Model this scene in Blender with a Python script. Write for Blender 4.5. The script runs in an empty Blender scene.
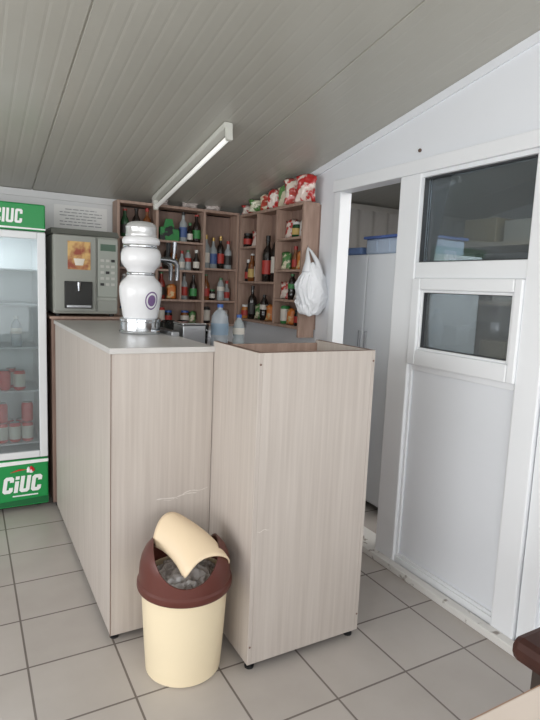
import bpy, bmesh, math, random
import numpy as np
from mathutils import Vector, Matrix, noise
random.seed(7)
S=bpy.context.scene
COL=S.collection
try: S.view_settings.view_transform='Standard'
except Exception: pass

def lin(c):
    return tuple(((v/255)/12.92 if v/255<=0.04045 else (((v/255)+0.055)/1.055)**2.4) for v in c)+(1.0,)
MC={}
def mat(name,rgb,rough=0.5,metal=0.0,var=0.0,scale=8.0,stretch=(1,1,1),bump=0.0,spec=0.5,rgb2=None,alpha=1.0,emit=0,lo=.35,hi=.65):
    if name in MC: return MC[name]
    m=bpy.data.materials.new(name);m.use_nodes=True
    n=m.node_tree.nodes;l=m.node_tree.links
    b=n['Principled BSDF']
    b.inputs['Roughness'].default_value=rough;b.inputs['Metallic'].default_value=metal
    if 'Specular IOR Level' in b.inputs: b.inputs['Specular IOR Level'].default_value=spec
    c=lin(rgb)
    b.inputs['Base Color'].default_value=c
    b.inputs['Alpha'].default_value=alpha
    if emit:
        b.inputs['Emission Color'].default_value=c;b.inputs['Emission Strength'].default_value=emit
    if var>0 or rgb2 or bump>0:
        tc=n.new('ShaderNodeTexCoord');mp=n.new('ShaderNodeMapping');mp.inputs['Scale'].default_value=stretch
        no=n.new('ShaderNodeTexNoise');no.inputs['Scale'].default_value=scale;no.inputs['Detail'].default_value=5
        l.new(tc.outputs['Object'],mp.inputs[0]);l.new(mp.outputs[0],no.inputs['Vector'])
        if var>0 or rgb2:
            cr=n.new('ShaderNodeValToRGB')
            c2=lin(rgb2) if rgb2 else tuple(x*(1-var) for x in c[:3])+(1,)
            cr.color_ramp.elements[0].position=lo;cr.color_ramp.elements[1].position=hi
            cr.color_ramp.elements[0].color=c2;cr.color_ramp.elements[1].color=c
            l.new(no.outputs['Fac'],cr.inputs[0]);l.new(cr.outputs[0],b.inputs['Base Color'])
        if bump>0:
            bp=n.new('ShaderNodeBump');bp.inputs['Strength'].default_value=bump;bp.inputs['Distance'].default_value=.01
            l.new(no.outputs['Fac'],bp.inputs['Height']);l.new(bp.outputs[0],b.inputs['Normal'])
    MC[name]=m;return m
def glassmat(name,tint=(235,240,240),ior=1.45,rough=0.0,haze=0.0):
    if name in MC: return MC[name]
    m=bpy.data.materials.new(name);m.use_nodes=True
    n=m.node_tree.nodes;l=m.node_tree.links;n.clear()
    o=n.new('ShaderNodeOutputMaterial');mx=n.new('ShaderNodeMixShader');t=n.new('ShaderNodeBsdfTransparent');g=n.new('ShaderNodeBsdfGlossy');f=n.new('ShaderNodeFresnel')
    f.inputs['IOR'].default_value=ior;t.inputs[0].default_value=lin(tint);g.inputs['Roughness'].default_value=rough
    g.inputs[0].default_value=(.95,.97,1,1)
    l.new(f.outputs[0],mx.inputs[0]);l.new(t.outputs[0],mx.inputs[1]);l.new(g.outputs[0],mx.inputs[2])
    if haze>0:
        d=n.new('ShaderNodeBsdfDiffuse');d.inputs[0].default_value=lin((205,208,208));m2=n.new('ShaderNodeMixShader');m2.inputs[0].default_value=haze
        l.new(mx.outputs[0],m2.inputs[1]);l.new(d.outputs[0],m2.inputs[2]);l.new(m2.outputs[0],o.inputs[0])
    else: l.new(mx.outputs[0],o.inputs[0])
    MC[name]=m;return m

def mkobj(name,me,m=None,loc=(0,0,0),smooth=False):
    o=bpy.data.objects.new(name,me);COL.objects.link(o);o.location=loc
    if m: me.materials.append(m)
    if smooth:
        for p in me.polygons:p.use_smooth=True
    return o
def att(o,p):
    o.parent=p;o.location=Vector(o.location)-Vector(p.location);return o
def box(name,x0,x1,y0,y1,z0,z1,m,bev=0.0,par=None):
    me=bpy.data.meshes.new(name);bm=bmesh.new()
    cx,cy=(x0+x1)/2,(y0+y1)/2
    bmesh.ops.create_cube(bm,size=1)
    for v in bm.verts:
        v.co=Vector((v.co.x*(x1-x0),v.co.y*(y1-y0),(v.co.z+.5)*(z1-z0)))
    if bev>0: bmesh.ops.bevel(bm,geom=bm.edges[:],offset=bev,segments=2,affect='EDGES',profile=.5)
    bm.to_mesh(me);bm.free()
    o=mkobj(name,me,m,(cx,cy,z0))
    if par: att(o,par)
    return o
def empty(name,loc,label=None,cat=None,group=None):
    o=bpy.data.objects.new(name,None);COL.objects.link(o);o.location=loc;o.empty_display_size=.05
    if label:o["label"]=label
    if cat:o["category"]=cat
    if group:o["group"]=group
    return o
def tag(o,label,cat,group=None):
    o["label"]=label;o["category"]=cat
    if group:o["group"]=group
    return o
def struct(o): o["kind"]="structure";return o
def lathe_me(name,prof,seg=20):
    me=bpy.data.meshes.new(name);bm=bmesh.new();rings=[]
    for r,z in prof:
        if r<1e-6: rings.append([bm.verts.new((0,0,z))])
        else: rings.append([bm.verts.new((r*math.cos(2*math.pi*i/seg),r*math.sin(2*math.pi*i/seg),z)) for i in range(seg)])
    for a,b in zip(rings,rings[1:]):
        for i in range(seg):
            j=(i+1)%seg
            if len(a)==1 and len(b)==1: continue
            if len(a)==1: bm.faces.new((a[0],b[i],b[j]))
            elif len(b)==1: bm.faces.new((a[i],a[j],b[0]))
            else: bm.faces.new((a[i],a[j],b[j],b[i]))
    bmesh.ops.recalc_face_normals(bm,faces=bm.faces[:])
    bm.to_mesh(me);bm.free();return me
def lathe(name,prof,m,loc,seg=20,par=None,smooth=True):
    me=lathe_me(name,prof,seg);o=mkobj(name,me,m,loc,smooth)
    if smooth: 
        try: me.set_sharp_from_angle(angle=math.radians(40))
        except Exception: pass
    if par: att(o,par)
    return o
def tube(name,pts,r,m,par=None,seg=10):
    me=bpy.data.meshes.new(name);bm=bmesh.new();pts=[Vector(p) for p in pts];o0=pts[0].copy();rs=[]
    for i,p in enumerate(pts):
        d=(pts[min(i+1,len(pts)-1)]-pts[max(i-1,0)]).normalized()
        u=d.orthogonal().normalized() if i==0 else (u-d*u.dot(d)).normalized()
        w=d.cross(u);rr=r[i] if isinstance(r,(list,tuple)) else r
        rs.append([bm.verts.new(p-o0+u*rr*math.cos(2*math.pi*k/seg)+w*rr*math.sin(2*math.pi*k/seg)) for k in range(seg)])
    for a,b in zip(rs,rs[1:]):
        for k in range(seg): bm.faces.new((a[k],a[(k+1)%seg],b[(k+1)%seg],b[k]))
    bm.faces.new(rs[0][::-1]);bm.faces.new(rs[-1])
    bmesh.ops.recalc_face_normals(bm,faces=bm.faces[:])
    bm.to_mesh(me);bm.free();o=mkobj(name,me,m,o0,True)
    try: me.set_sharp_from_angle(angle=math.radians(50))
    except Exception: pass
    if par: att(o,par)
    return o
def polyprism(name,pts,axis,a0,a1,m,par=None):
    me=bpy.data.meshes.new(name);bm=bmesh.new()
    def P(p,a): return (p[0],a,p[1]) if axis=='Y' else ((a,p[0],p[1]) if axis=='X' else (p[0],p[1],a))
    A=[bm.verts.new(P(p,a0)) for p in pts];B=[bm.verts.new(P(p,a1)) for p in pts]
    bm.faces.new(A);bm.faces.new(B[::-1])
    n=len(pts)
    for i in range(n): bm.faces.new((A[i],A[(i+1)%n],B[(i+1)%n],B[i]))
    bmesh.ops.recalc_face_normals(bm,faces=bm.faces[:])
    bm.to_mesh(me);bm.free();o=mkobj(name,me,m)
    if par: att(o,par)
    return o
def lettering(word,right,z0,w,hh,t,y,m,par,shear=.12,gap=.01):
    """bold block lettering facing -Y, right edge at given x"""
    k=t*.55
    def C(): 
        return [(k,0),(w-k,0),(w,k),(w,hh*.34),(w-t,hh*.34),(w-t,t),(t,t),(t,hh-t),(w-t,hh-t),(w-t,hh*.66),(w,hh*.66),(w,hh-k),(w-k,hh),(k,hh),(0,hh-k),(0,k)],w
    def U(): return [(k,0),(w-k,0),(w,k),(w,hh),(w-t,hh),(w-t,t),(t,t),(t,hh),(0,hh),(0,k)],w
    def I(): return [(0,0),(t,0),(t,hh),(0,hh)],t
    def i_(): return [(0,0),(t,0),(t,hh*.7),(0,hh*.7)],t
    L=[{'C':C,'U':U,'I':I,'i':i_}[c]() for c in word]
    tot=sum(l[1] for l in L)+gap*(len(L)-1);x=right-tot
    me=bpy.data.meshes.new('sign_lettering');bm=bmesh.new()
    for c,(pts,lw) in zip(word,L):
        polys=[pts]
        if c=='i': polys.append([(0,hh*.8),(t,hh*.8),(t,hh),(0,hh)])
        for ps in polys:
            A=[bm.verts.new((x+p[0]+shear*p[1],y-.003,z0+p[1])) for p in ps];B=[bm.verts.new((x+p[0]+shear*p[1],y,z0+p[1])) for p in ps]
            bm.faces.new(A);n_=len(ps)
            for q in range(n_): bm.faces.new((A[q],A[(q+1)%n_],B[(q+1)%n_],B[q]))
        x+=lw+gap
    bmesh.ops.recalc_face_normals(bm,faces=bm.faces[:])
    bmesh.ops.triangulate(bm,faces=bm.faces[:])
    bm.to_mesh(me);bm.free();o=mkobj('sign_lettering',me,m);att(o,par);return o

# ---------- materials
WOOD=mat('washed_wood',(194,185,177),.5,rgb2=(180,170,162),scale=3,stretch=(22,22,.7),bump=.015,lo=.3,hi=.7)
WOODTOP=mat('counter_top_laminate',(198,195,192),.35,var=.06,scale=10)
EDGED=mat('edge_dark',(112,88,76),.5)
SHELF=mat('shelf_wood',(176,149,134),.55,rgb2=(156,129,115),scale=3,stretch=(14,14,2))
SHELFBACK=mat('shelf_back_wood',(146,121,109),.6,rgb2=(128,104,93),scale=4,stretch=(10,10,1))
DARK=mat('black_plastic',(25,25,27),.5)
STEEL=mat('stainless_steel',(190,192,195),.28,1.0,bump=.02,scale=40)
CHROME=mat('chrome',(215,218,222),.12,1.0)
CERAM=mat('white_ceramic',(230,230,232),.12)
PVC=mat('white_pvc',(240,242,245),.3,var=.02,scale=3)
PVCD=mat('white_pvc_dirty',(224,222,218),.5,rgb2=(150,142,134),scale=16,lo=.34,hi=.40)
PANEL=mat('white_panel',(235,238,243),.35,var=.02,scale=2)
WALLM=mat('wall_panel',(220,221,221),.45,var=.04,scale=2)
RUB=mat('black_rubber',(60,62,65),.6)
CREAM=mat('cream_plastic',(236,220,188),.4,var=.03,scale=5)
CREAMD=mat('cream_plastic_lid',(232,210,178),.45)
BROWN=mat('brown_plastic',(92,46,38),.38)
GREEN=mat('sign_green',(22,145,72),.4)
GREEND=mat('sign_dark_green',(12,100,52),.4)
WHITEP=mat('white_print',(245,245,245),.4)
REDP=mat('red_print',(200,35,35),.4)
GLASS=glassmat('clear_glass',haze=.10)  # pale diffuse haze mixed in so the cooler glass looks brighter
GLASSD=glassmat('window_glass',(195,203,207),1.42,0,.07)  # light diffuse haze stands in for grey reflections in the upper pane
GLASSE=glassmat('window_glass_haze',(195,203,207),1.42,0,.14)  # stronger diffuse haze imitates the lower pane's pale grey reflections

m=bpy.data.materials.new('floor_tiles');m.use_nodes=True;n=m.node_tree.nodes;l=m.node_tree.links;b=n['Principled BSDF']
tc=n.new('ShaderNodeTexCoord');mp=n.new('ShaderNodeMapping');mp.inputs['Location'].default_value=(-.16+.31*20,-2.29+.31*20,0)
br=n.new('ShaderNodeTexBrick');br.offset=0;br.squash=1
br.inputs['Scale'].default_value=1;br.inputs['Brick Width'].default_value=.31;br.inputs['Row Height'].default_value=.31
br.inputs['Mortar Size'].default_value=.0045;br.inputs['Mortar Smooth'].default_value=.35;br.inputs['Bias'].default_value=0
br.inputs['Color1'].default_value=lin((188,181,175));br.inputs['Color2'].default_value=lin((181,174,168));br.inputs['Mortar'].default_value=lin((118,110,105))
no=n.new('ShaderNodeTexNoise');no.inputs['Scale'].default_value=4.5;no.inputs['Detail'].default_value=8
mx=n.new('ShaderNodeMixRGB');mx.blend_type='MULTIPLY';mx.inputs[0].default_value=.3
cr=n.new('ShaderNodeValToRGB');cr.color_ramp.elements[0].color=(.72,.70,.68,1);cr.color_ramp.elements[1].color=(1,1,1,1);cr.color_ramp.elements[0].position=.3;cr.color_ramp.elements[1].position=.65
l.new(tc.outputs['Object'],mp.inputs[0]);l.new(mp.outputs[0],br.inputs['Vector']);l.new(tc.outputs['Object'],no.inputs['Vector'])
l.new(no.outputs['Fac'],cr.inputs[0]);l.new(br.outputs['Color'],mx.inputs[1]);l.new(cr.outputs[0],mx.inputs[2]);l.new(mx.outputs[0],b.inputs['Base Color'])
b.inputs['Roughness'].default_value=.27
bp=n.new('ShaderNodeBump');bp.inputs['Strength'].default_value=.3;bp.inputs['Distance'].default_value=.002;bp.invert=True
l.new(br.outputs['Fac'],bp.inputs['Height']);l.new(bp.outputs[0],b.inputs['Normal'])
TILE=m
CEIL=mat('ceiling_sheet',(184,182,173),.28,rgb2=(174,172,163),scale=1.2,stretch=(1,.6,1))

# ---------- room shell
XL,XR,XO=-2.4,1.92,3.9
YB,YN=3.9,-2.2
def zc_(y): return 2.659-.18*y
me=bpy.data.meshes.new('floor');bm=bmesh.new()
bmesh.ops.create_cube(bm,size=1)
for v in bm.verts: v.co=Vector((XL-.2+(v.co.x+.5)*(XO-XL+.4),YN-.2+(v.co.y+.5)*(YB-YN+.4),-.1+(v.co.z+.5)*.1))
bm.to_mesh(me);bm.free();struct(mkobj('floor',me,TILE))
joint0=.39
pp=[];x=joint0-3.0
while x<XO+.1:
    pp+= [(x-.005,0),(x-.002,.006),(x+.002,.006),(x+.005,0)]
    for k in range(1,16):
        c=x+k/16
        pp+=[(c-.010,0),(c,.0007),(c+.010,0)]
    x+=1.0
me=bpy.data.meshes.new('ceiling');bm=bmesh.new()
ya,yb=YN-.1,YB+.1
A=[bm.verts.new((x,ya,zc_(ya)+d)) for x,d in pp];B=[bm.verts.new((x,yb,zc_(yb)+d)) for x,d in pp]
for i in range(len(pp)-1): bm.faces.new((A[i],B[i],B[i+1],A[i+1]))
C=[bm.verts.new((pp[0][0],ya,zc_(ya)+.08)),bm.verts.new((pp[-1][0],ya,zc_(ya)+.08)),bm.verts.new((pp[-1][0],yb,zc_(yb)+.08)),bm.verts.new((pp[0][0],yb,zc_(yb)+.08))]
bm.faces.new(C)
bm.to_mesh(me);bm.free();struct(mkobj('ceiling',me,CEIL))
struct(polyprism('wall_back',[(XL-.1,0),(XO,0),(XO,zc_(YB)+.02),(XL-.1,zc_(YB)+.02)],'Y',YB,YB+.1,WALLM))
struct(polyprism('trim_1',[(XL,zc_(YB)-.045),(XR,zc_(YB)-.045),(XR,zc_(YB)-.002),(XL,zc_(YB)-.002)],'Y',YB-.012,YB,WALLM))
struct(box('wall_left',XL-.1,XL,YN,YB,0,.75,WALLM))
struct(box('trim_2',XL-.1,XL,YN,YB,2.0,2.9,WALLM))
for i,y in enumerate((YN,-.6,.9,2.4,3.82)):
    struct(box('trim_%d'%(10+i),XL-.09,XL-.01,y,y+.08,.75,2.0,PVC))
struct(box('wall_front',XL,XO,YN-.1,YN,0,.5,WALLM))
for i,x in enumerate((XL,-1.0,.4,1.8)):
    struct(box('trim_%d'%(20+i),x,x+.1,YN-.09,YN-.01,.5,2.7,PVC))
struct(box('wall_outer',XO,XO+.1,YN,YB,0,2.9,WALLM))
T=.06
def rw(name,y0,y1,z0,z1,m=PANEL,x0=XR,x1=XR+T,bev=0): return struct(box(name,x0,x1,y0,y1,z0,z1,m,bev))
struct(polyprism('wall_right',[(YN,2.03),((2.659-2.03)/.18,2.03),(YN,zc_(YN))],'X',XR,XR+T,PANEL))
struct(polyprism('wall_right_far',[(2.70,0),(YB,0),(YB,zc_(YB)),((2.659-2.03)/.18,2.03),(2.70,2.03)],'X',XR,XR+T,PANEL))
rw('wall_right_near',YN,1.2,0,2.03)
struct(polyprism('trim_3',[(YN,zc_(YN)-.04),(YB,zc_(YB)-.04),(YB,zc_(YB)-.001),(YN,zc_(YN)-.001)],'X',XR-.012,XR,PANEL))
rw('trim_30',1.2,2.70,1.965,2.03,PVC,XR-.035,XR+T,.004)
rw('trim_31',2.64,2.70,0,1.965,PVC,XR-.02,XR+T,.004)
rw('trim_32',1.99,2.13,0,1.965,PVC,XR-.03,XR+T,.005)
rw('trim_33',1.28,1.385,0,1.965,PVC,XR-.03,XR+T,.005)
rw('trim_34',1.2,1.275,0,1.965,PVC,XR-.015,XR+T,.004)
rw('trim_35',1.385,1.99,1.475,1.55,PVC,XR-.025,XR+T,.004)
rw('trim_36',1.385,1.99,0.0,.06,PVC,XR-.02,XR+T,.004)
rw('trim_37',1.385,1.99,1.945,1.965,PVC,XR-.02,XR+T,.002)
struct(box('baseboard_right',XR-.075,XR-.03,1.2,2.70,0,.035,PVCD,.004))
struct(box('trim_38',XR-.03,XR+.1,2.13,2.64,0,.03,PVCD,.004))
d1=empty('door_1',(XR+.01,1.69,.06));d1["kind"]="structure"
box('door_panel',XR,XR+.03,1.385,1.99,.06,1.06,PANEL,.0,d1)
for a in ((1.385,1.40,.06,1.06),(1.975,1.99,.06,1.06)): box('door_bead',XR-.012,XR,a[0],a[1],a[2],a[3],PVC,.003,d1)
box('door_bead',XR-.012,XR,1.40,1.975,1.03,1.06,PVC,.003,d1)
box('door_bead',XR-.012,XR,1.40,1.975,.06,.075,PVC,.003,d1)
w1=empty('window_1',(XR+.02,1.69,1.55));w1["kind"]="structure"
box('window_pane',XR+.02,XR+.026,1.385,1.99,1.55,1.945,GLASSD,0,w1)
for a in ((1.385,1.391),(1.984,1.99)): box('window_gasket',XR-.004,XR+.02,a[0],a[1],1.55,1.945,RUB,0,w1)
for a in ((1.55,1.556),(1.939,1.945)): box('window_gasket',XR-.004,XR+.02,1.391,1.984,a[0],a[1],RUB,0,w1)
w2=empty('window_2',(XR,1.69,1.06));w2["kind"]="structure"
Y0,Y1,Z0,Z1=1.385,1.99,1.06,1.475
fn,ff,fb,ft=.038,.055,.075,.055
for (a,b_,c,d) in ((Y0,Y0+fn,Z0,Z1),(Y1-ff,Y1,Z0,Z1),(Y0+fn,Y1-ff,Z0,Z0+fb),(Y0+fn,Y1-ff,Z1-ft,Z1)):
    box('window_sash',XR-.04,XR+.03,a,b_,c,d,PVC,.006,w2)
g0,g1,h0,h1=Y0+fn,Y1-ff,Z0+fb,Z1-ft
box('window_pane',XR+.0,XR+.006,g0,g1,h0,h1,GLASSE,0,w2)
for a in ((g0,g0+.012,h0,h1),(g1-.012,g1,h0,h1),(g0+.012,g1-.012,h0,h0+.012),(g0+.012,g1-.012,h1-.012,h1)):
    box('glazing_bead',XR-.03,XR,a[0],a[1],a[2],a[3],PVC,.003,w2)
for a in ((g0+.012,g0+.015,h0+.012,h1-.012),(g1-.015,g1-.012,h0+.012,h1-.012),(g0+.015,g1-.015,h0+.012,h0+.015),(g0+.015,g1-.015,h1-.015,h1-.012)):
    box('window_gasket',XR-.02,XR,a[0],a[1],a[2],a[3],RUB,0,w2)
hk=lathe('wall_plug',[(0,0),(.008,0),(.009,.006),(.004,.012),(0,.013)],mat('rusty',(90,70,60),.6),(XR,2.04,2.08),12)
hk.rotation_euler=(0,-math.pi/2,0);tag(hk,"small brown plug screwed into white wall panel above door","screw plug")

# ---------- adjoining room
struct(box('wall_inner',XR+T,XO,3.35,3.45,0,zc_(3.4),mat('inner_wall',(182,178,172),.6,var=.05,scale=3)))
cab=empty('refrigerator',(2.5,2.8,0),"tall white metal refrigerator standing behind the doorway","refrigerator")
FR=mat('fridge_white',(228,231,234),.35)
box('body',2.27,2.8,2.36,3.2,.03,1.64,FR,.01,cab)
box('door',2.245,2.268,2.36,2.782,.05,1.635,FR,.006,cab)
box('door',2.245,2.268,2.79,3.2,.05,1.635,FR,.006,cab)
for y in (2.745,2.81): box('handle',2.23,2.245,y,y+.014,.9,1.15,mat('handle_grey',(170,172,176),.4),.003,cab)
for y in (2.42,3.1): box('foot',2.3,2.34,y-.02,y+.02,0,.03,DARK,0,cab)
bx=empty('storage_box',(2.5,2.75,1.64),"translucent plastic storage box with blue lid on refrigerator","box")
box('body',2.275,2.7,2.42,2.85,1.64,1.735,mat('translucent_plastic',(182,196,214),.3),.012,bx);box('lid',2.262,2.715,2.405,2.865,1.735,1.752,mat('blue_lid',(84,108,168),.4),.005,bx)
for y in (2.5,2.62,2.74): box('rib',2.27,2.275,y,y+.012,1.65,1.725,mat('translucent_plastic',(0,0,0)),0,bx)
o=box('folded_towel',2.28,2.6,2.9,3.1,1.64,1.69,mat('towel_blue',(120,145,190),.9),.015);tag(o,"folded pale blue towel lying on white refrigerator","towel")
me=bpy.data.meshes.new('curtain');bm=bmesh.new();A=[];B=[]
for i in range(90):
    x=2.0+i*.02;y=3.31+.018*math.sin(i*.9);A.append(bm.verts.new((x,y,.9)));B.append(bm.verts.new((x,y,2.0)))
for i in range(89): bm.faces.new((A[i],A[i+1],B[i+1],B[i]))
bm.to_mesh(me);bm.free();o=mkobj('curtain',me,mat('curtain_cloth',(172,168,164),.9),(0,0,0),True);tag(o,"pale grey gathered curtain hanging on inner room wall","curtain")
rk=empty('storage_rack',(3.2,2.0,0),"dark shelving rack seen through the window panes","shelving")
DK=mat('rack_dark',(90,84,78),.6)
for y in (.7,1.9,2.9):
    for x in (2.95,3.4): box('post',x-.02,x+.02,y-.02,y+.02,0,1.95,DK,0,rk)
for z in (.4,.9,1.35,1.72): box('shelf',2.92,3.43,.66,2.94,z,z+.025,mat('rack_shelf',(150,138,122),.6),0,rk)
cs=[(150,136,108),(80,80,84),(170,168,160),(120,80,64),(74,90,114),(150,146,136)]
for i,z in enumerate((.925,1.375,1.745)):
    y=.75
    while y<2.6:
        w=random.uniform(.18,.34);hh=random.uniform(.12,.24 if z<1.7 else .18);c=random.choice(cs)
        b0=box('cardboard_box',3.0,3.3,y,y+w,z,z+hh,mat('carton%d'%cs.index(c),c,.7),.004)
        tag(b0,"closed storage carton kept on the dark rack","box","cartons on the storage rack")
        y+=w+random.uniform(.03,.12)

# ---------- left bar counter
CT=1.16
SCUFF=mat('scuff_pale',(212,205,198),.6)
def scuff(par,x0,x1,z,t,y,seed):
    r=random.Random(seed);n_=18;up=[];dn=[]
    for i in range(n_+1):
        x=x0+(x1-x0)*i/n_;zz=z+.003*math.sin(i*.5+seed)+(x-x0)*.05;k=t*(.2+r.random())*(1 if 0<i<n_ else .1)
        up.append((x,zz+k/2));dn.append((x,zz-k/2))
    polyprism('scuff_mark',up+dn[::-1],'Y',y-.0004,y,SCUFF,par)
c1=empty('bar_counter',(.66,2.7,0),"pale washed-wood bar counter with light grey top","bar counter")
box('side_panel',.455,.473,2.008,3.41,.03,CT-.022,WOOD,.0015,c1)
box('front_panel',.455,.858,1.99,2.008,.03,CT-.022,WOOD,.0015,c1)
box('side_panel',.84,.858,2.008,3.41,.03,CT-.022,WOOD,.0015,c1)
box('back_panel',.473,.84,3.392,3.41,.03,CT-.022,WOOD,.0015,c1)
box('counter_top',.448,.862,1.983,3.415,CT-.022,CT,WOODTOP,.002,c1)
box('edge_strip',.4535,.456,1.9885,1.9915,.03,CT-.022,EDGED,0,c1)
scuff(c1,.63,.80,.555,.005,1.99,1);scuff(c1,.74,.85,.57,.004,1.99,5);scuff(c1,.66,.72,.548,.003,1.99,7)
for (x,y) in ((.48,2.03),(.83,2.03),(.48,2.7),(.83,2.7),(.48,3.38),(.83,3.38)):
    lathe('foot',[(0,0),(.018,0),(.018,.008),(.009,.012),(.009,.03),(0,.03)],DARK,(x,y,0),12,c1)
BT=1.18
c2=empty('bar_stand',(1.11,1.81,0),"tall pale wood open-topped box stand beside bar counter","counter")
box('front_panel',.876,1.348,1.61,1.628,.03,BT,WOOD,.0015,c2)
box('side_panel',.86,.876,1.61,2.0,.03,BT,WOOD,.0015,c2)
box('side_panel',1.348,1.364,1.61,2.0,.03,BT,WOOD,.0015,c2)
box('back_panel',.876,1.348,1.984,2.0,.03,BT-.012,SHELF,.0015,c2)
box('shelf',.876,1.348,1.628,1.984,1.06,1.076,WOODTOP,0,c2)
box('edge_strip',.876,1.348,1.612,1.626,BT,BT+.0015,EDGED,0,c2)
for x in (.861,1.349): box('edge_strip',x,x+.014,1.612,1.998,BT,BT+.0015,EDGED,0,c2)
scuff(c2,.88,.93,.54,.003,1.61,9)
for (x,y) in ((.885,1.64),(1.339,1.64),(.885,1.98),(1.339,1.98)):
    lathe('foot',[(0,0),(.018,0),(.018,.008),(.009,.012),(.009,.03),(0,.03)],DARK,(x,y,0),12,c2)
for x in (.868,1.356):
    for z in (1.14,.1):
        s=lathe('screw_cap',[(0,0),(.004,0),(.004,.0015),(0,.002)],EDGED,(x,1.61,z),10,c2);s.rotation_euler=(math.pi/2,0,0)

# ---------- steel sink unit behind
sk=empty('sink_unit',(1.15,2.6,0),"stainless steel sink worktop on a cabinet behind counter","sink")
box('cabinet',.88,1.36,2.06,3.2,0,1.04,SHELF,.002,sk)
box('worktop',.87,1.38,2.04,3.22,1.04,1.07,STEEL,.004,sk)
box('splash_rim',.87,1.38,3.2,3.22,1.07,1.12,STEEL,.003,sk)
box('basin_rim',.95,1.32,2.15,2.5,1.07,1.078,STEEL,.003,sk)
box('basin',.98,1.29,2.18,2.47,1.078,1.0795,mat('basin_dark',(110,112,115),.4,.8),0,sk)

# ---------- beer tower
P0=(.722,2.56,CT)
bt=empty('beer_tap_tower',P0,"white ceramic beer dispensing tower with chrome base and taps","beer tap")
lathe('base',[(0,0),(.094,0),(.097,.004),(.097,.012),(.093,.016),(.093,.056),(.097,.060),(.097,.070),(.086,.076),(0,.076)],CHROME,P0,48,bt)
pr=[(.080,.076),(.083,.09),(.089,.125),(.095,.16),(.099,.195),(.098,.218),(.091,.238),(.079,.252),(.068,.262),(.062,.274)]
lathe('column',[(0,.076)]+pr+[(.061,.285),(.066,.298),(.078,.312),(.088,.325),(.092,.342),(.092,.37),(.086,.388),(.078,.396),(0,.396)],CERAM,P0,48,bt)
lathe('neck_ring',[(.0,.272),(.064,.272),(.067,.276),(.067,.282),(.064,.286),(0,.286)],CHROME,P0,48,bt)
lathe('neck_ring',[(0,.396),(.080,.396),(.083,.401),(.083,.408),(.080,.413),(0,.413)],CHROME,P0,48,bt)
lathe('column',[(0,.413),(.080,.413),(.086,.42),(.087,.432),(.081,.444),(.073,.449),(0,.449)],CERAM,P0,48,bt)
SIL=mat('tower_cap',(212,212,212),.2,.45)
lathe('cap',[(0,.449),(.070,.449),(.072,.455),(.070,.462),(.070,.485),(.072,.492),(.066,.505),(.05,.515),(.02,.52),(0,.52)],SIL,P0,48,bt)
ang0=math.atan2(-2.56,-.715)
def colr(z):
    for (r0,z0),(r1,z1) in zip(pr,pr[1:]):
        if z0<=z<=z1: return r0+(r1-r0)*(z-z0)/(z1-z0)
    return .09
def patch(r0,r1,mname,off,ucen,mt,su_=.34,sv=.042,zc0=.158,N=32):
    em=bpy.data.meshes.new(mname);bm=bmesh.new();rings=[]
    for k in range(5):
        rr=max(.001,r0+(r1-r0)*k/4);rg=[]
        for i in range(N):
            u=su_*rr*math.cos(2*math.pi*i/N)+ucen;z=zc0+sv*rr*math.sin(2*math.pi*i/N);r=colr(z)+off;a=ang0+u
            rg.append(bm.verts.new((r*math.cos(a),r*math.sin(a),z)))
        rings.append(rg)
    for a,b_ in zip(rings,rings[1:]):
        for i in range(N): bm.faces.new((a[i],a[(i+1)%N],b_[(i+1)%N],b_[i]))
    bm.to_mesh(em);bm.free();o=mkobj(mname,em,mt,P0,True);att(o,bt)
PUR=mat('emblem_purple',(118,92,136),.4)
patch(.84,1.0,'emblem',.0012,.55,PUR);patch(0,.62,'emblem',.0012,.55,PUR)
DCH=mat('dark_chrome',(130,132,136),.2,1.0)
for dy in (-.035,.06):
    tx,ty,tz=P0[0],P0[1]+dy,P0[2]
    tube('tap',[(tx+.06,ty,tz+.35),(tx+.12,ty,tz+.35),(tx+.15,ty,tz+.345),(tx+.165,ty,tz+.325),(tx+.165,ty,tz+.255)],[.011,.011,.015,.012,.008],DCH,bt,12)
    tube('tap_handle',[(tx+.145,ty,tz+.355),(tx+.15,ty,tz+.39),(tx+.152,ty,tz+.435)],[.007,.008,.012],DARK if dy>0 else DCH,bt,12)
dt=empty('drip_tray',(.84,2.56,CT),"stainless steel drip tray with grille beside beer tower","drip tray")
box('tray',.822,.86,2.4,2.72,CT,CT+.02,STEEL,.004,dt)
box('grille',.825,.856,2.41,2.71,CT+.02,CT+.022,mat('grille',(95,97,100),.4,.8),0,dt)

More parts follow.
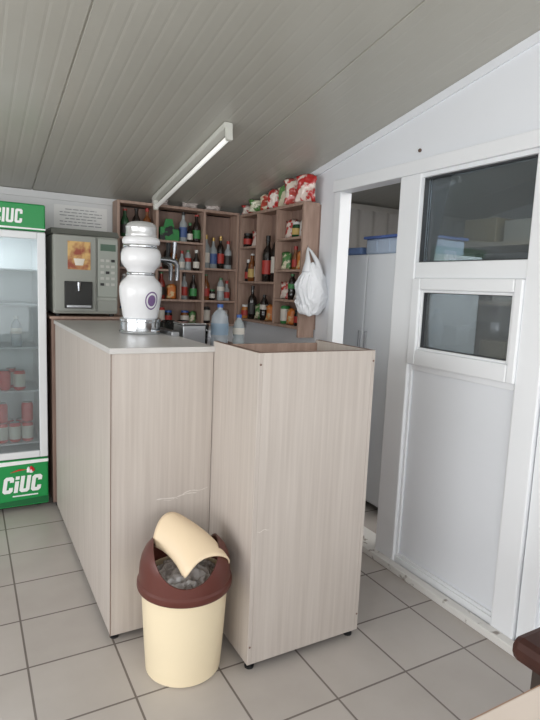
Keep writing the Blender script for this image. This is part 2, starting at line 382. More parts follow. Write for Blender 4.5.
# ---------- bottles factory
def bottle_meshes(kind):
    if kind=='spirit': body=[(0,0),(.034,0),(.037,.004),(.037,.15),(.033,.172),(.016,.195),(.0135,.205),(.0135,.24),(0,.24)];cap=[(0,.238),(.0155,.238),(.0155,.268),(0,.268)];lab=(.0376,.04,.13)
    if kind=='wine': body=[(0,0),(.034,0),(.036,.004),(.036,.18),(.03,.205),(.015,.23),(.0135,.245),(.0135,.29),(0,.29)];cap=[(0,.262),(.015,.262),(.015,.302),(0,.302)];lab=(.0366,.05,.14)
    if kind=='beer': body=[(0,0),(.028,0),(.03,.004),(.03,.11),(.025,.13),(.013,.155),(.012,.19),(0,.19)];cap=[(0,.188),(.0145,.188),(.0145,.199),(0,.2)];lab=(.0306,.03,.09)
    if kind=='soda': body=[(0,0),(.026,0),(.031,.006),(.031,.05),(.028,.06),(.031,.075),(.031,.11),(.024,.14),(.0125,.16),(.0125,.168),(0,.168)];cap=[(0,.166),(.014,.166),(.014,.182),(0,.182)];lab=(.0316,.078,.112)
    if kind=='water': body=[(0,0),(.044,0),(.05,.008),(.05,.06),(.046,.07),(.05,.08),(.05,.16),(.046,.19),(.03,.215),(.015,.228),(.0145,.24),(0,.24)];cap=[(0,.238),(.017,.238),(.017,.256),(0,.256)];lab=(.0506,.085,.15)
    if kind=='can': body=[(0,0),(.024,0),(.033,.01),(.033,.105),(.026,.118),(.0,.118)];cap=[(0,.1181),(.025,.1181),(.026,.121),(.024,.121),(.023,.119),(0,.119)];lab=(.0334,.02,.098)
    if kind=='jar': body=[(0,0),(.03,0),(.034,.004),(.034,.07),(.028,.08),(.028,.085),(0,.085)];cap=[(0,.084),(.03,.084),(.03,.1),(0,.1)];lab=(.0345,.02,.06)
    if kind=='mini': body=[(0,0),(.016,0),(.018,.003),(.018,.06),(.009,.078),(.008,.1),(0,.1)];cap=[(0,.098),(.0095,.098),(.0095,.115),(0,.115)];lab=(.0184,.015,.05)
    return body,cap,lab
MB={}
def bottle(kind,loc,body_m,lab_m,cap_m,label,cat='bottle',group=None,s=1.0,name=None):
    if kind not in MB:
        b_,c_,l_=bottle_meshes(kind)
        MB[kind]=(lathe_me(kind,b_,16),lathe_me(kind+'_cap',c_,16),lathe_me(kind+'_label',[(l_[0],l_[1]),(l_[0],l_[2])],16))
        for q in MB[kind]:
            q.materials.append(None)
            for p in q.polygons:p.use_smooth=True
            try:q.set_sharp_from_angle(angle=math.radians(45))
            except Exception:pass
    nm=name or {'can':'drink_can','jar':'jar'}.get(kind,'bottle')
    top=None
    for q,mm,pn in zip(MB[kind],(body_m,cap_m,lab_m),(nm,'lid' if kind in('can','jar') else 'cap','label')):
        o=bpy.data.objects.new(pn,q);COL.objects.link(o)
        o.material_slots[0].link='OBJECT';o.material_slots[0].material=mm
        if top is None: top=o;o.location=loc;o.scale=(s,s,s)
        else: o.parent=top
    tag(top,label,cat,group)
    return top
def g(name,rgb,r=.12,a=1): return mat(name,rgb,r,0,spec=.6,alpha=a)
BG=g('bottle_green',(34,72,44));BD=g('bottle_dark',(34,26,22));BA=g('bottle_amber',(120,70,34));BC=g('bottle_clear',(190,198,200),.12,.55);BB=g('bottle_blue',(60,90,140));BO=g('bottle_orange',(190,125,65));BR=g('bottle_red',(130,45,38));BW=g('bottle_milky',(205,206,206))
LW=mat('label_white',(212,206,196),.6);LR=mat('label_red',(170,52,44),.5);LB=mat('label_blue',(66,90,140),.5);LY=mat('label_yellow',(195,165,95),.5);LG=mat('label_green',(56,130,70),.5);LK=mat('label_black',(44,40,38),.5)
CR=mat('cap_red',(165,45,40),.4);CW=mat('cap_white',(215,215,212),.4);CBk=mat('cap_black',(34,32,32),.4);CY=mat('cap_gold',(180,150,90),.3,.6);CBl=mat('cap_blue',(50,90,160),.4);CG=mat('cap_green',(60,115,70),.4)
BN={BG:'green glass',BD:'dark glass',BA:'amber glass',BC:'clear glass',BB:'blue glass',BO:'orange drink',BR:'red drink',BW:'milky white'}
LN={LW:'white',LR:'red',LB:'blue',LY:'yellow',LG:'green',LK:'black'}
CAPS=[CR,CW,CBk,CY,CBl,CG,CW,CBk]
def pillow(name,w,hh,t,m,seed=0,N=16):
    me=bpy.data.meshes.new(name);bm=bmesh.new()
    rnd=Vector((seed*3.1,seed*1.7,seed*.9))
    for sgn in (1,-1):
        vs=[[None]*(N+1) for _ in range(N+1)]
        for i in range(N+1):
            for j in range(N+1):
                u=i/N*2-1;v=j/N*2-1
                th=t*max(0,(1-abs(u)**2.2))**.7*max(0,(1-abs(v)**2.6))**.8
                w2=w*(1-.14*(1-v*v))
                nz=noise.noise(Vector((u*2.8,v*2.8,sgn))+rnd)
                wr=.3*t*nz*(1-abs(u)**6)*(1-abs(v)**6)
                edge=.05*w*noise.noise(Vector((u*3,v*5,0))+rnd)
                x=u*w2/2+edge*(abs(v)>.5);z=(v+1)/2*hh*(1 if v<0 else 1-.10*u*u+.10*noise.noise(Vector((u*1.6,0,0))+rnd)-.02)
                y=sgn*(th/2)+wr+.25*t*math.sin(3*u+seed)*(v*v)
                vs[i][j]=bm.verts.new((x,y,max(0,min(z,hh))))
        for i in range(N):
            for j in range(N):
                q=(vs[i][j],vs[i+1][j],vs[i+1][j+1],vs[i][j+1]);bm.faces.new(q if sgn<0 else q[::-1])
    bmesh.ops.remove_doubles(bm,verts=bm.verts[:],dist=.0006)
    bm.to_mesh(me);bm.free()
    me.materials.append(m)
    for p in me.polygons:p.use_smooth=True
    return me
PKM=[('red',mat('packet_red',(176,50,42),.35,rgb2=(215,200,190),scale=30,lo=.5,hi=.55)),('white',mat('packet_white',(215,210,205),.4,rgb2=(150,90,80),scale=30,lo=.38,hi=.42)),('green',mat('packet_green',(80,128,72),.4,rgb2=(215,205,180),scale=30,lo=.45,hi=.5)),('orange',mat('packet_orange',(206,118,52),.4,rgb2=(210,180,130),scale=30,lo=.42,hi=.48))]
GKM=mat('carrier_green_black',(40,130,62),.4,rgb2=(24,26,24),scale=16,lo=.44,hi=.47)
pkc=[0]
def place(item,loc,where,group,rz):
    kd,bm_,lm,s=item
    if kd=='pack':
        i=pkc[0];pkc[0]+=1;cn,pm=PKM[(i*3+1)%4]
        o=mkobj('snack_packet',pillow('snack_packet',.075*s,.11*s,.028,pm,i+40,8),None,loc);o.rotation_euler=(math.radians(-4),0,rz)
        tag(o,"small %s foil snack packet propped on %s"%(cn,where),'snack packet',"packets on the shelves")
    elif kd=='can': bottle(kd,loc,lm,LW,STEEL,"%s drink can standing on %s"%(LN[lm],where),'can',group,s)
    elif kd=='jar': bottle(kd,loc,bm_,lm,random.choice(CAPS),"small %s jar with %s label on %s"%(BN[bm_],LN[lm],where),'jar',group,s)
    else: bottle(kd,loc,bm_,lm,random.choice(CAPS),"%s bottle with %s label on %s"%(BN[bm_],LN[lm],where),'bottle',group,s)

# ---------- back shelving
YF=3.75
su=empty('wall_shelf',(1.34,3.82,1.1),"brown wooden wall shelf unit with three columns of bottles","wall shelf")
box('back_panel',.9,1.79,3.888,3.899,1.1,1.93,SHELFBACK,0,su)
box('top_panel',.895,1.795,YF,3.888,1.92,1.938,SHELF,.001,su)
box('bottom_panel',.913,1.777,YF,3.888,1.10,1.118,SHELF,.001,su)
for x in (.895,1.16,1.51,1.777): box('upright',x,x+.018,YF,3.888,1.10,1.92,SHELF,.001,su)
for (xa,xb,rows) in ((.913,1.16,(1.29,1.5,1.70)),(1.178,1.51,(1.29,1.5,1.70)),(1.528,1.777,(1.29,1.525))):
    for z in rows: box('shelf',xa,xb,YF,3.888,z-.014,z,SHELF,0,su)
box('upright',1.34,1.352,YF,3.888,1.29,1.486,SHELF,.001,su)
GB="bottles on the wall shelf"
def fill(xa,xb,z,items):
    n_=len(items)
    for i,it in enumerate(items):
        if it is None: continue
        x=xa+(i+.5)*(xb-xa)/n_+random.uniform(-.003,.003)
        place(it,(x,YF+.06+random.uniform(-.015,.03),z),'back shelf unit',GB,random.uniform(-.4,.3))
P=lambda s=1:('pack',None,None,s)
fill(.92,1.155,1.70,[('beer',BG,LK,.95),('beer',BD,LW,1),('spirit',BA,LK,.78)])
fill(.92,1.155,1.50,[('soda',BC,LB,.95),None,P(1.2)])
fill(.92,1.155,1.29,[('soda',BC,LW,.9),('can',BC,LR,1),('jar',BA,LY,1)])
fill(.92,1.155,1.118,[('can',BC,LB,1),('can',BC,LW,1),None])
cp=empty('beer_carrier',(1.265,3.79,1.70),"green and black cardboard beer carrier on back shelf","beer carrier")
box('carton',1.195,1.335,3.765,3.82,1.70,1.79,GKM,.003,cp)
polyprism('handle',[(1.225,1.79),(1.305,1.79),(1.29,1.85),(1.24,1.85)],'Y',3.79,3.794,GKM,cp)
fill(1.345,1.505,1.70,[('spirit',BC,LB,.78),('mini',BD,LW,1.2),('beer',BD,LG,1)])
fill(1.185,1.505,1.50,[P(.8),('spirit',BD,LK,.7),('beer',BA,LY,.86),('mini',BC,LW,1.2),('soda',BC,LR,.8),('mini',BD,LW,1.3)])
fill(1.185,1.335,1.29,[('beer',BR,LK,.95),P(1)])
fill(1.355,1.505,1.29,[('spirit',BC,LR,.7),('beer',BD,LG,.9)])
fill(1.185,1.505,1.118,[('can',BC,LR,.95),('jar',BD,LR,.9),None,('jar',BA,LW,.9),P(.8)])
fill(1.535,1.77,1.525,[('wine',BC,LW,.8),('spirit',BC,LB,.84),('wine',BD,LR,.8),('spirit',BC,LK,.78)])
fill(1.535,1.77,1.29,[('beer',BA,LR,.95),('jar',BD,LW,.8),('soda',BC,LW,.92),('mini',BC,LR,1.3)])
fill(1.535,1.77,1.118,[('can',BC,LK,1),None,P(1)])
XF=1.795
RT=1.925
sr=empty('wall_shelf',(1.86,3.3,1.15),"brown wooden wall shelf unit mounted beside the doorway","wall shelf")
box('back_panel',1.908,1.9195,2.86,3.745,1.15,RT-.008,SHELFBACK,0,sr)
box('top_panel',XF,1.908,2.86,3.745,RT-.018,RT,SHELF,.001,sr)
box('bottom_panel',XF,1.908,2.878,3.745,1.15,1.168,SHELF,.001,sr)
box('side_panel',XF,1.908,2.86,2.878,1.10,RT-.018,SHELF,.001,sr)
box('upright',XF,1.908,3.18,3.198,1.168,RT-.018,SHELF,.001,sr)
box('upright',XF,1.908,3.727,3.745,1.168,RT-.018,SHELF,.001,sr)
box('upright',XF,1.908,3.46,3.475,1.44,RT-.018,SHELF,.001,sr)
box('shelf',XF,1.908,3.198,3.727,1.44-.014,1.44,SHELF,0,sr)
box('shelf',XF,1.908,3.475,3.727,1.69-.014,1.69,SHELF,0,sr)
for z in (1.33,1.52,1.72): box('shelf',XF,1.908,2.878,3.18,z-.014,z,SHELF,0,sr)
GS="bottles on the side wall shelf"
def fillr(ya,yb,z,items):
    n_=len(items)
    for i,it in enumerate(items):
        if it is None: continue
        y=ya+(i+.5)*(yb-ya)/n_
        place(it,(XF+.05+random.uniform(-.01,.015),y,z),'side shelf unit',GS,math.radians(-70))
fillr(3.2,3.45,1.44,[('wine',BD,LW,1.2),('wine',BD,LR,1.05)])
fillr(3.48,3.72,1.44,[('spirit',BD,LW,.82),('beer',BA,LY,1),('mini',BD,LR,1.4)])
fillr(3.48,3.72,1.69,[('beer',BD,LW,1),P(1.1),('jar',BD,LR,1)])
fillr(3.2,3.72,1.168,[('beer',BD,LR,1),P(1.1),('soda',BD,LW,1),P(1.1),('spirit',BD,LK,.9),('jar',BO,LR,1)])
fillr(2.89,3.17,1.72,[P(1.1),('jar',BG,LY,1),P(1.2)])
fillr(2.89,3.17,1.52,[P(1.1),('mini',BA,LR,1.3),P(1.1)])
fillr(2.89,3.17,1.33,[P(1.2),('soda',BD,LG,.9),P(1.1)])
fillr(2.89,3.17,1.168,[('jar',BD,LR,1),P(1),('can',BA,LG,1)])

# crisp bags
bags=[((178,48,46),(226,214,204),'red'),((90,136,76),(222,220,196),'green'),((214,202,176),(186,80,66),'cream'),((186,50,48),(232,220,210),'red'),((96,140,80),(222,212,186),'green'),((222,214,200),(180,74,68),'cream'),((184,44,44),(226,208,198),'red')]
ys=[3.64,3.51,3.385,3.26,3.135,3.01,2.90]
for i,(y,(a,b_,cn)) in enumerate(zip(ys,bags)):
    avail=zc_(y)-RT
    hh=min(.185,avail-.012)*random.uniform(.92,1.0)
    me=pillow('crisp_bag',.15,hh,.06,mat('bag%d'%i,a,.22,0,rgb2=b_,scale=18,spec=.8,bump=.35,lo=.46,hi=.51),i*5+2)
    o=mkobj('crisp_bag',me,None,(1.83+random.uniform(-.01,.01),y,RT));o.rotation_euler=(math.radians(random.uniform(-5,0)),math.radians(random.uniform(-3,3)),math.radians(random.uniform(-68,-44)))
    tag(o,"%s printed foil crisp bag standing on top of side shelf"%cn,"snack bag","crisp bags on top of the shelf")
for k,x in enumerate((1.2,1.42,1.6)):
    o=mkobj('snack_packet',pillow('snack_packet',.13,.042,.06,mat('pack_w',(205,195,190),.4),k+20),None,(x,3.80,1.938));tag(o,"small pale packet lying on top of back shelf","packet","packets on top of the shelf")

# hanging plastic bag
me=bpy.data.meshes.new('plastic_bag');bm=bmesh.new()
bmesh.ops.create_icosphere(bm,subdivisions=6,radius=1)
for v in bm.verts:
    c=v.co.copy();z=c.z
    w=1.0 if z<0 else (1-.5*z**1.3)
    d=1+.24*noise.noise(c*1.6+Vector((3,1,2)))-.34*abs(noise.noise(Vector((c.x*3.6,c.y*3.6,c.z*1.3))))+.10*abs(noise.noise(c*5))
    sq=1/max(.75,(abs(c.x)**4+abs(z)**4)**.25)
    v.co=Vector((c.x*.102*w*d*min(sq,1.2),c.y*.055*w*d,z*.150*min(sq,1.12)*(1+.14*noise.noise(c*2.2))))
bm.to_mesh(me);bm.free()
PB=mat('white_film',(226,228,232),.32,bump=.35,scale=20,stretch=(1,1,.5))
BP=(1.83,2.78,1.40)
o=mkobj('plastic_bag',me,PB,BP,True);tag(o,"crumpled white plastic carrier bag hanging from side shelf","plastic bag")
for dx in (-.035,.03):
    tube('handle',[(BP[0]+dx*1.3,BP[1],BP[2]+.10),(BP[0]+dx,BP[1]+.01,BP[2]+.17),(BP[0]+dx*.4,BP[1]+.05,BP[2]+.23),(BP[0],BP[1]+.068,BP[2]+.25)],[.03,.016,.008,.005],PB,o)
tube('hook',[(BP[0],2.862,1.665),(BP[0],2.85,1.66),(BP[0],2.844,1.645),(BP[0],2.852,1.635)],.003,CHROME,sr,8)

# water bottle & glassware
PET=mat('pet_clear',(196,206,214),.12,alpha=.45)
bottle('water',(1.15,2.6,1.07),PET,mat('pet_label',(150,180,205),.4,alpha=.5),CBl,"clear plastic water bottle standing on steel worktop",'bottle',None,.92)
place(('soda',BC,LW,1),(1.27,2.62,1.07),'steel worktop',None,0)
gl=lathe_me('glass',[(0,.002),(.028,.002),(.036,.12),(.034,.12),(.027,.008),(0,.008)],20)
for p in gl.polygons:p.use_smooth=True
gl.materials.append(glassmat('tumbler',(225,232,235),1.5))
for y in (2.74,2.84,2.94,3.04):
    for x in (.93,1.02,1.11):
        o=mkobj('drinking_glass',gl,None,(x,y,1.07));tag(o,"clear drinking glass standing on steel worktop","glass","glasses on the worktop")
o=empty('napkin_dispenser',(.97,2.59,1.07),"steel box dispenser on the worktop behind counter","dispenser")
box('body',.92,1.04,2.52,2.66,1.07,1.20,STEEL,.006,o);box('lid',.918,1.042,2.518,2.662,1.20,1.212,CHROME,.004,o)

# ---------- coffee machine + stand
st=empty('cabinet',(.66,3.65,0),"low brown cabinet carrying the coffee machine","cabinet")
box('body',.44,.888,3.44,3.88,.03,1.165,SHELFBACK,.002,st);box('top_panel',.43,.892,3.43,3.885,1.165,1.18,SHELF,.002,st)
box('plinth',.46,.86,3.46,3.87,0,.03,DARK,0,st)
CM=mat('machine_grey',(172,174,166),.4,rgb2=(162,164,156),scale=6);CMD=mat('machine_mid',(150,152,145),.4)
CX=.032
cm=empty('coffee_machine',(.61+CX,3.65,1.18),"pale grey coffee vending machine with keypad and cup niche","coffee machine")
box('body',.42+CX,.80+CX,3.46,3.84,1.195,1.665,CM,.012,cm)
polyprism('top_cover',[(3.45,1.665),(3.845,1.665),(3.845,1.70),(3.50,1.70)],'X',.415+CX,.805+CX,mat('machine_top',(120,122,116),.4),cm)
for x in (.45+CX,.77+CX):
    for y in (3.5,3.8): lathe('foot',[(0,0),(.015,0),(.015,.015),(0,.015)],DARK,(x,y,1.18),10,cm)
box('door',.425+CX,.665+CX,3.44,3.46,1.21,1.66,CMD,.006,cm)
box('poster',.50+CX,.63+CX,3.436,3.44,1.46,1.625,mat('poster_warm',(214,176,110),.4,rgb2=(150,70,48),scale=14,lo=.40,hi=.58),0,cm)
lathe('poster_cup',[(0,0),(.022,0),(.032,.04),(.0,.04)],mat('cup_white',(228,220,206),.4),(.565+CX,3.436,1.485),20,cm).scale=(1,.05,1)
box('cup_niche',.48+CX,.64+CX,3.425,3.44,1.23,1.39,mat('niche_black',(34,34,32),.5),.004,cm)
box('niche_tray',.49+CX,.63+CX,3.405,3.425,1.235,1.25,STEEL,.002,cm)
lathe('nozzle',[(0,0),(.008,0),(.012,.05),(0,.05)],CHROME,(.56+CX,3.418,1.335),12,cm)
box('control_panel',.675+CX,.795+CX,3.445,3.46,1.30,1.65,mat('panel_greenish',(158,162,154),.4),.004,cm)
box('display',.69+CX,.78+CX,3.441,3.445,1.58,1.62,mat('display_green',(60,90,70),.3),0,cm)
KB=mat('key_grey',(190,190,184),.5)
for r_ in range(5):
    for c_ in range(3): box('button',.69+CX+c_*.032,.712+CX+c_*.032,3.442,3.445,1.37+r_*.036,1.386+r_*.036,KB if (r_*2+c_)%5 else CBk,.001,cm)
box('base_panel',.675+CX,.795+CX,3.448,3.46,1.21,1.28,CMD,.004,cm)

# notice on wall
nt=empty('notice_paper',(.7,3.899,1.70),"white printed notice sheets pinned on the back wall","notice")
NP=mat('paper',(240,240,238),.7);INK=mat('ink',(150,150,155),.7)
box('sheet',.52,.86,3.8965,3.8999,1.73,1.885,NP,0,nt)
for i in range(6):
    w=.27 if i%3 else .2
    x=.69-w/2;rr=random.Random(i)
    while x<.69+w/2:
        ww=rr.uniform(.015,.045);box('print_line',x,min(x+ww,.69+w/2),3.896,3.8965,1.862-.02*i-.005,1.862-.02*i,INK,0,nt);x+=ww+.007
box('sheet',.62,.8,3.8965,3.8999,1.70,1.728,NP,0,nt)

# ---------- drinks fridge
FX0,FX1,FY0,FY1=-.24,.412,3.44,3.88
FRW=mat('cooler_white',(226,228,230),.3)
df=empty('display_cooler',(.07,3.66,0),"upright glass-door drinks cooler with green sign panels","drinks cooler")
box('side_panel',FX0,FX0+.035,FY0+.05,FY1,.05,1.82,FRW,.004,df);box('side_panel',FX1-.035,FX1,FY0+.05,FY1,.05,1.82,FRW,.004,df)
box('back_panel',FX0+.035,FX1-.035,FY1-.03,FY1,.05,1.82,mat('liner',(244,246,248),.5),0,df)
box('top_panel',FX0+.035,FX1-.035,FY0+.05,FY1-.03,1.66,1.82,FRW,0,df)
box('base',FX0+.035,FX1-.035,FY0+.05,FY1-.03,.05,.36,FRW,0,df)
for x in (FX0+.05,FX1-.05):
    for y in (FY0+.1,FY1-.05): lathe('foot',[(0,0),(.02,0),(.02,.05),(0,.05)],DARK,(x,y,0),12,df)
box('sign_panel',FX0,FX1,FY0,FY0+.05,1.665,1.815,GREEN,.008,df)
lettering('CIUC',.288,1.703,.038,.078,.0135,FY0,WHITEP,df,.08,.0065)
polyprism('sign_band',[(FX0,1.672),(FX1,1.672),(FX1,1.680),(FX0,1.686)],'Y',FY0-.003,FY0,WHITEP,df)
box('sign_panel',FX0,FX1,FY0,FY0+.05,.035,.325,GREEN,.008,df)
polyprism('sign_band',[(FX0,.045),(FX1,.045),(FX1,.085),(.1,.07),(FX0,.06)],'Y',FY0-.003,FY0,GREEND,df)
polyprism('sign_band',[(FX0,.285),(FX1,.30),(FX1,.318),(FX0,.318)],'Y',FY0-.003,FY0,WHITEP,df)
lettering('CiUC',.365,.125,.055,.10,.021,FY0,WHITEP,df,.14,.008)
for i in range(5):
    a=i*1.2566
    lathe('hop_emblem',[(0,0),(.011,.0),(.006,.016),(0,.022)],REDP if i in(0,1) else WHITEP,(FX1-.10+.014*math.cos(a),FY0-.003,.252+.010*math.sin(a)),8,df)
polyprism('sign_swoosh',[(.20,.25),(.25,.268),(.295,.262),(.25,.258)],'Y',FY0-.003,FY0,REDP,df)
box('print_line',FX1-.2,FX1-.06,FY0-.004,FY0,.1,.107,WHITEP,0,df)
DO=(.07,FY0+.02,.33)
dr=empty('door',DO);att(dr,df)
def dbox(n_,a,b_,c,d,m_,y0=FY0,y1=FY0+.045,bev=.005):
    o=box(n_,a,b_,y0,y1,c,d,m_,bev);o.parent=dr;o.location=Vector(o.location)-Vector(DO)
dbox('door_frame',FX0,FX0+.045,.33,1.66,FRW);dbox('door_frame',FX1-.045,FX1,.33,1.66,FRW)
dbox('door_frame',FX0+.045,FX1-.045,.33,.37,FRW);dbox('door_frame',FX0+.045,FX1-.045,1.62,1.66,FRW)
dbox('door_glass',FX0+.045,FX1-.045,.37,1.62,GLASS,FY0+.015,FY0+.02,0)
dbox('door_handle',FX0+.01,FX0+.03,.8,1.2,DARK,FY0-.03,FY0-.005)
for z in (.40,.72,.98,1.24,1.44):
    box('wire_shelf',FX0+.036,FX1-.036,FY0+.07,FY1-.032,z,z+.008,mat('shelf_wire',(205,208,212),.4),0,df)
GC="drinks in the cooler"
REDC=mat('can_red',(205,40,38),.35)
for (x,y,z) in [(-.04,.12,.408),(.03,.12,.408),(.10,.12,.408),(.17,.12,.408),(.24,.12,.408),(.31,.12,.408),(.0,.2,.408),(.07,.2,.408),(.14,.2,.408),(.21,.2,.408),(.28,.2,.408),(.03,.12,.53),(.17,.12,.53),(.31,.12,.53),(.14,.2,.53),(.06,.12,.728),(.19,.13,.728),(.27,.12,.728),(.12,.2,.728),(.23,.21,.728)]:
    bottle('can',(x,FY0+y,z),REDC,REDC if random.random()<.6 else LW,STEEL,"red drink can standing on cooler shelf",'can',GC,1.0)
for (x,z) in ((.14,.988),(.26,.988)):
    bottle('soda',(x,FY0+.15,z),PET,LW,CW,"clear drink bottle standing on cooler shelf",'bottle',GC,1.0)

# ---------- fluorescent lamp
lf=empty('ceiling_lamp',(1.15,3.15,zc_(3.15)-.03),"white fluorescent batten lamp fixed under the sloped ceiling","ceiling lamp")
sl=math.atan(.18)
def lampbox(n_,w,y0,y1,z0,z1,m_,bev=.003,dx=0):
    me=bpy.data.meshes.new(n_);bm=bmesh.new();bmesh.ops.create_cube(bm,size=1)
    for v in bm.verts: v.co=Vector((dx+v.co.x*w,y0+(v.co.y+.5)*(y1-y0),z0+(v.co.z+.5)*(z1-z0)))
    if bev: bmesh.ops.bevel(bm,geom=bm.edges[:],offset=bev,segments=2,affect='EDGES')
    bm.to_mesh(me);bm.free();o=mkobj(n_,me,m_);o.parent=lf;o.rotation_euler=(-sl,0,0);return o
LWHT=mat('lamp_white',(218,218,210),.4)
lampbox('housing',.045,-.6,.6,.0,.028,LWHT)
lampbox('end_cap',.032,-.61,-.585,-.062,.0,LWHT);lampbox('end_cap',.032,.585,.61,-.062,.0,LWHT)
me=lathe_me('tube',[(0,-.585),(.0125,-.585),(.0125,.585),(0,.585)],16);me.transform(Matrix.Rotation(math.pi/2,4,'X'))
o=mkobj('fluorescent_tube',me,mat('tube_glass',(250,250,245),.2,emit=.3),(0,0,0),True);o.parent=lf;o.location=(0,-.045*math.sin(sl),-.045);o.rotation_euler=(-sl,0,0)

# ---------- bin
BX,BY=.672,1.765
bn=empty('waste_bin',(BX,BY,0),"cream plastic waste bin with brown lid and tipped-up flap","trash bin")
lathe('body',[(0,.0),(.130,0),(.137,.006),(.145,.12),(.153,.27),(.156,.335),(.158,.34),(.158,.35),(.150,.35),(.142,.1),(.122,.012),(0,.012)],CREAM,(BX,BY,0),64,bn)
prof=[(.157,.322),(.169,.322),(.172,.33),(.171,.345),(.165,.352),(.164,.375),(.162,.405),(.156,.432),(.145,.456),(.127,.477),(.102,.492),(.072,.502),(.036,.508),(0,.509),(0,.503),(.036,.502),(.070,.496),(.099,.486),(.123,.471),(.140,.451),(.150,.429),(.156,.405),(.158,.375),(.157,.35),(.157,.322)]
me=lathe_me('lid',prof,96)
bm=bmesh.new();bm.from_mesh(me);bmesh.ops.remove_doubles(bm,verts=bm.verts[:],dist=1e-5);bmesh.ops.recalc_face_normals(bm,faces=bm.faces[:]);bm.to_mesh(me);bm.free()
lid=mkobj('lid',me,BROWN,(0,0,0))
cme=lathe_me('cutter',[(0,-.3),(.116,-.3),(.116,.3),(0,.3)],64);cme.transform(Matrix.Translation((0,0,.500))@Matrix.Rotation(math.pi/2,4,'X'))
cut=mkobj('cutter',cme)
md=lid.modifiers.new('b','BOOLEAN');md.operation='DIFFERENCE';md.object=cut;md.solver='EXACT'
bpy.context.view_layer.update()
me2=bpy.data.meshes.new_from_object(lid.evaluated_get(bpy.context.evaluated_depsgraph_get()))
bpy.data.objects.remove(cut);lid.modifiers.clear();lid.data=me2
for p in me2.polygons:p.use_smooth=True
try: me2.set_sharp_from_angle(angle=math.radians(35))
except Exception: pass
lid.location=(BX,BY,0);att(lid,bn);lid.rotation_euler=(0,0,math.radians(-18))
rt=Vector((.93,-.35,0));tw=Vector((-.35,-.93,0));up=Vector((0,0,1))
nrm=(rt*.50+up*.78-tw*.05).normalized()
ax=(tw*.66-up*.40+rt*.30);ax=(ax-nrm*ax.dot(nrm)).normalized()
sd=nrm.cross(ax).normalized()
me=bpy.data.meshes.new('swing_flap');bm=bmesh.new();N=36;M_=18;vs=[]
R_=.092
for i in range(N+1):
    t=i/N
    a=math.radians(-105+170*t);row=[]
    for j in range(M_+1):
        u=j/M_*2-1
        ww=.118*(1-.14*(abs(a)/1.5)**3)*(1+.10*math.sin(3.1*t+1))
        rr_=R_*(1+.08*a/1.6+.08*u*math.sin(a+.5))
        p=ax*(u*ww+.014*math.sin(2.4*a))+sd*(rr_*math.sin(a))+nrm*(rr_*math.cos(a)-.03-.018*u*u+.008*u*math.sin(2*a))
        row.append(bm.verts.new(p))
    vs.append(row)
for i in range(N):
    for j in range(M_):
        if (i in(0,N-1)) and (j in(0,M_-1)): continue
        bm.faces.new((vs[i][j],vs[i+1][j],vs[i+1][j+1],vs[i][j+1]))
for v in [v for v in bm.verts if not v.link_faces]: bm.verts.remove(v)
bm.to_mesh(me);bm.free()
o=mkobj('swing_flap',me,CREAMD,(BX+.026,BY-.002,.456),True);att(o,bn);md=o.modifiers.new('s','SOLIDIFY');md.thickness=.005
me=bpy.data.meshes.new('bin_liner');bm=bmesh.new();bmesh.ops.create_icosphere(bm,subdivisions=6,radius=1)
for v in bm.verts:
    c=v.co.copy();d=1+.1*noise.noise(c*2.5)
    q=c*3.2;rid=(1-2*abs(noise.noise(q)))*.5+(1-2*abs(noise.noise(q*2.1+Vector((4,2,1)))))*.2
    v.co=Vector((c.x*.122*d,c.y*.122*d,c.z*.03+ (.04*rid if c.z>0 else 0)))
bm.to_mesh(me);bm.free()
o=mkobj('bin_liner',me,mat('liner_film',(196,190,186),.15,alpha=.7,spec=1.0),(BX,BY,.328),True);att(o,bn)

# ---------- table + stool
tb=empty('table',(1.05,.1,0),"cream laminate dining table with square edge","table")
box('table_top',.45,1.65,-.3,.505,.72,.75,mat('table_cream',(226,211,198),.4,var=.04,scale=10),.003,tb)
box('edge_band',.448,1.652,.505,.507,.722,.748,mat('table_edge',(170,130,100),.5),0,tb)
for (x,y) in ((.5,-.25),(1.6,-.25),(.5,.45),(1.6,.45)): box('leg',x-.02,x+.02,y-.02,y+.02,0,.72,STEEL,.002,tb)
sl_=empty('stool',(1.55,.74,0),"stool with padded dark brown leather seat by the table","stool")
LEA=mat('brown_leather',(74,44,37),.55,var=.2,scale=12,bump=.15,spec=.3)
box('seat',1.32,1.74,.56,.90,.385,.455,LEA,.025,sl_)
for (x,y) in ((1.4,.62),(1.7,.62),(1.4,.85),(1.7,.85)): box('leg',x-.015,x+.015,y-.015,y+.015,0,.385,mat('leg_dark',(60,50,45),.5),.002,sl_)

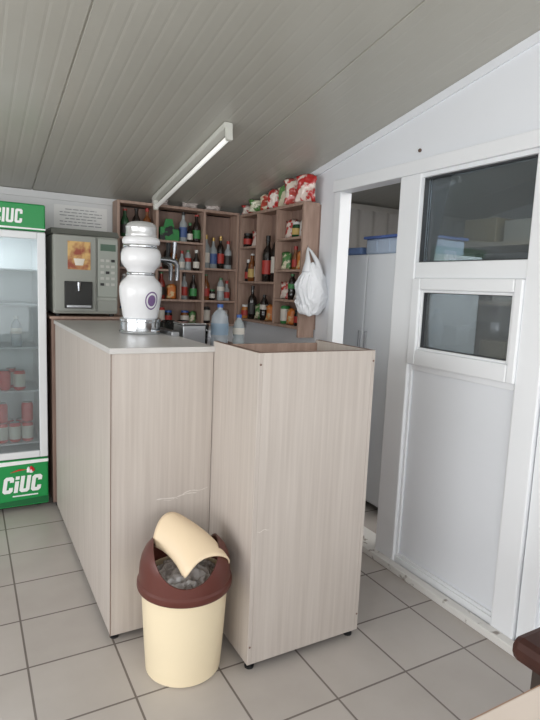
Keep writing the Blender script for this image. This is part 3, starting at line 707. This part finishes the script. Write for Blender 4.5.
# ---------- lights
w=bpy.data.worlds.new('world');S.world=w;w.use_nodes=True
n=w.node_tree.nodes;l=w.node_tree.links;bg=n['Background']
tc=n.new('ShaderNodeTexCoord');sp=n.new('ShaderNodeSeparateXYZ');cr=n.new('ShaderNodeValToRGB')
e=cr.color_ramp.elements;e[0].position=.0;e[0].color=(.30,.28,.26,1);e[1].position=1;e[1].color=(.92,.95,1,1)
x1=e.new(.49);x1.color=(.32,.31,.29,1);x2=e.new(.5);x2.color=(.15,.19,.13,1);x3=e.new(.54);x3.color=(.2,.24,.17,1);x4=e.new(.57);x4.color=(.97,.98,1,1)
mr=n.new('ShaderNodeMapRange');mr.inputs['From Min'].default_value=-1;mr.inputs['From Max'].default_value=1
l.new(tc.outputs['Generated'],sp.inputs[0]);l.new(sp.outputs['Z'],mr.inputs[0]);l.new(mr.outputs[0],cr.inputs[0]);l.new(cr.outputs[0],bg.inputs[0])
bg.inputs[1].default_value=1.3
def area(name,loc,rot,sx,sy,en,col=(1,1,1)):
    ld=bpy.data.lights.new(name,'AREA');ld.shape='RECTANGLE';ld.size=sx;ld.size_y=sy;ld.energy=en;ld.color=col
    o=bpy.data.objects.new(name,ld);COL.objects.link(o);o.location=loc;o.rotation_euler=rot;return o
area('daylight_front',(-.2,YN+.05,1.5),(math.radians(90),0,0),4,1.9,70,(.98,.99,1))
area('daylight_side',(XL+.03,.6,1.35),(0,math.radians(-90),0),1.2,3.8,70,(.97,.985,1))
area('inner_room_fill',(2.6,1.7,2.12),(0,0,0),.6,.6,14,(1,.98,.95))  # added fill that brightens the adjoining room behind the panes
area('inner_doorway_fill',(2.12,1.75,2.1),(math.radians(20),0,0),.2,.5,3.2,(1,.99,.97))  # added fill, out of view, to lighten the refrigerator front in the doorway
area('cooler_fill',(.085,FY0+.09,1.6),(math.radians(10),0,0),.4,.04,1.5,(.97,.99,1))  # added fill to brighten the cooler's inside, not a fitted lamp
# ---------- camera
f=545.
yc=np.array([-305,85,-f]);yc/=np.linalg.norm(yc)
xc=np.array([982,31,-f]);xc-=xc.dot(yc)*yc;xc/=np.linalg.norm(xc)
zc=np.cross(xc,yc)
cd=bpy.data.cameras.new('camera');cam=bpy.data.objects.new('camera',cd);COL.objects.link(cam)
M=Matrix((list(xc)+[0],list(yc)+[0],list(zc)+[1.4],[0,0,0,1]));cam.matrix_world=M
cd.sensor_fit='VERTICAL';cd.sensor_height=36;cd.lens=f/720*36;cd.clip_start=.05
S.camera=cam
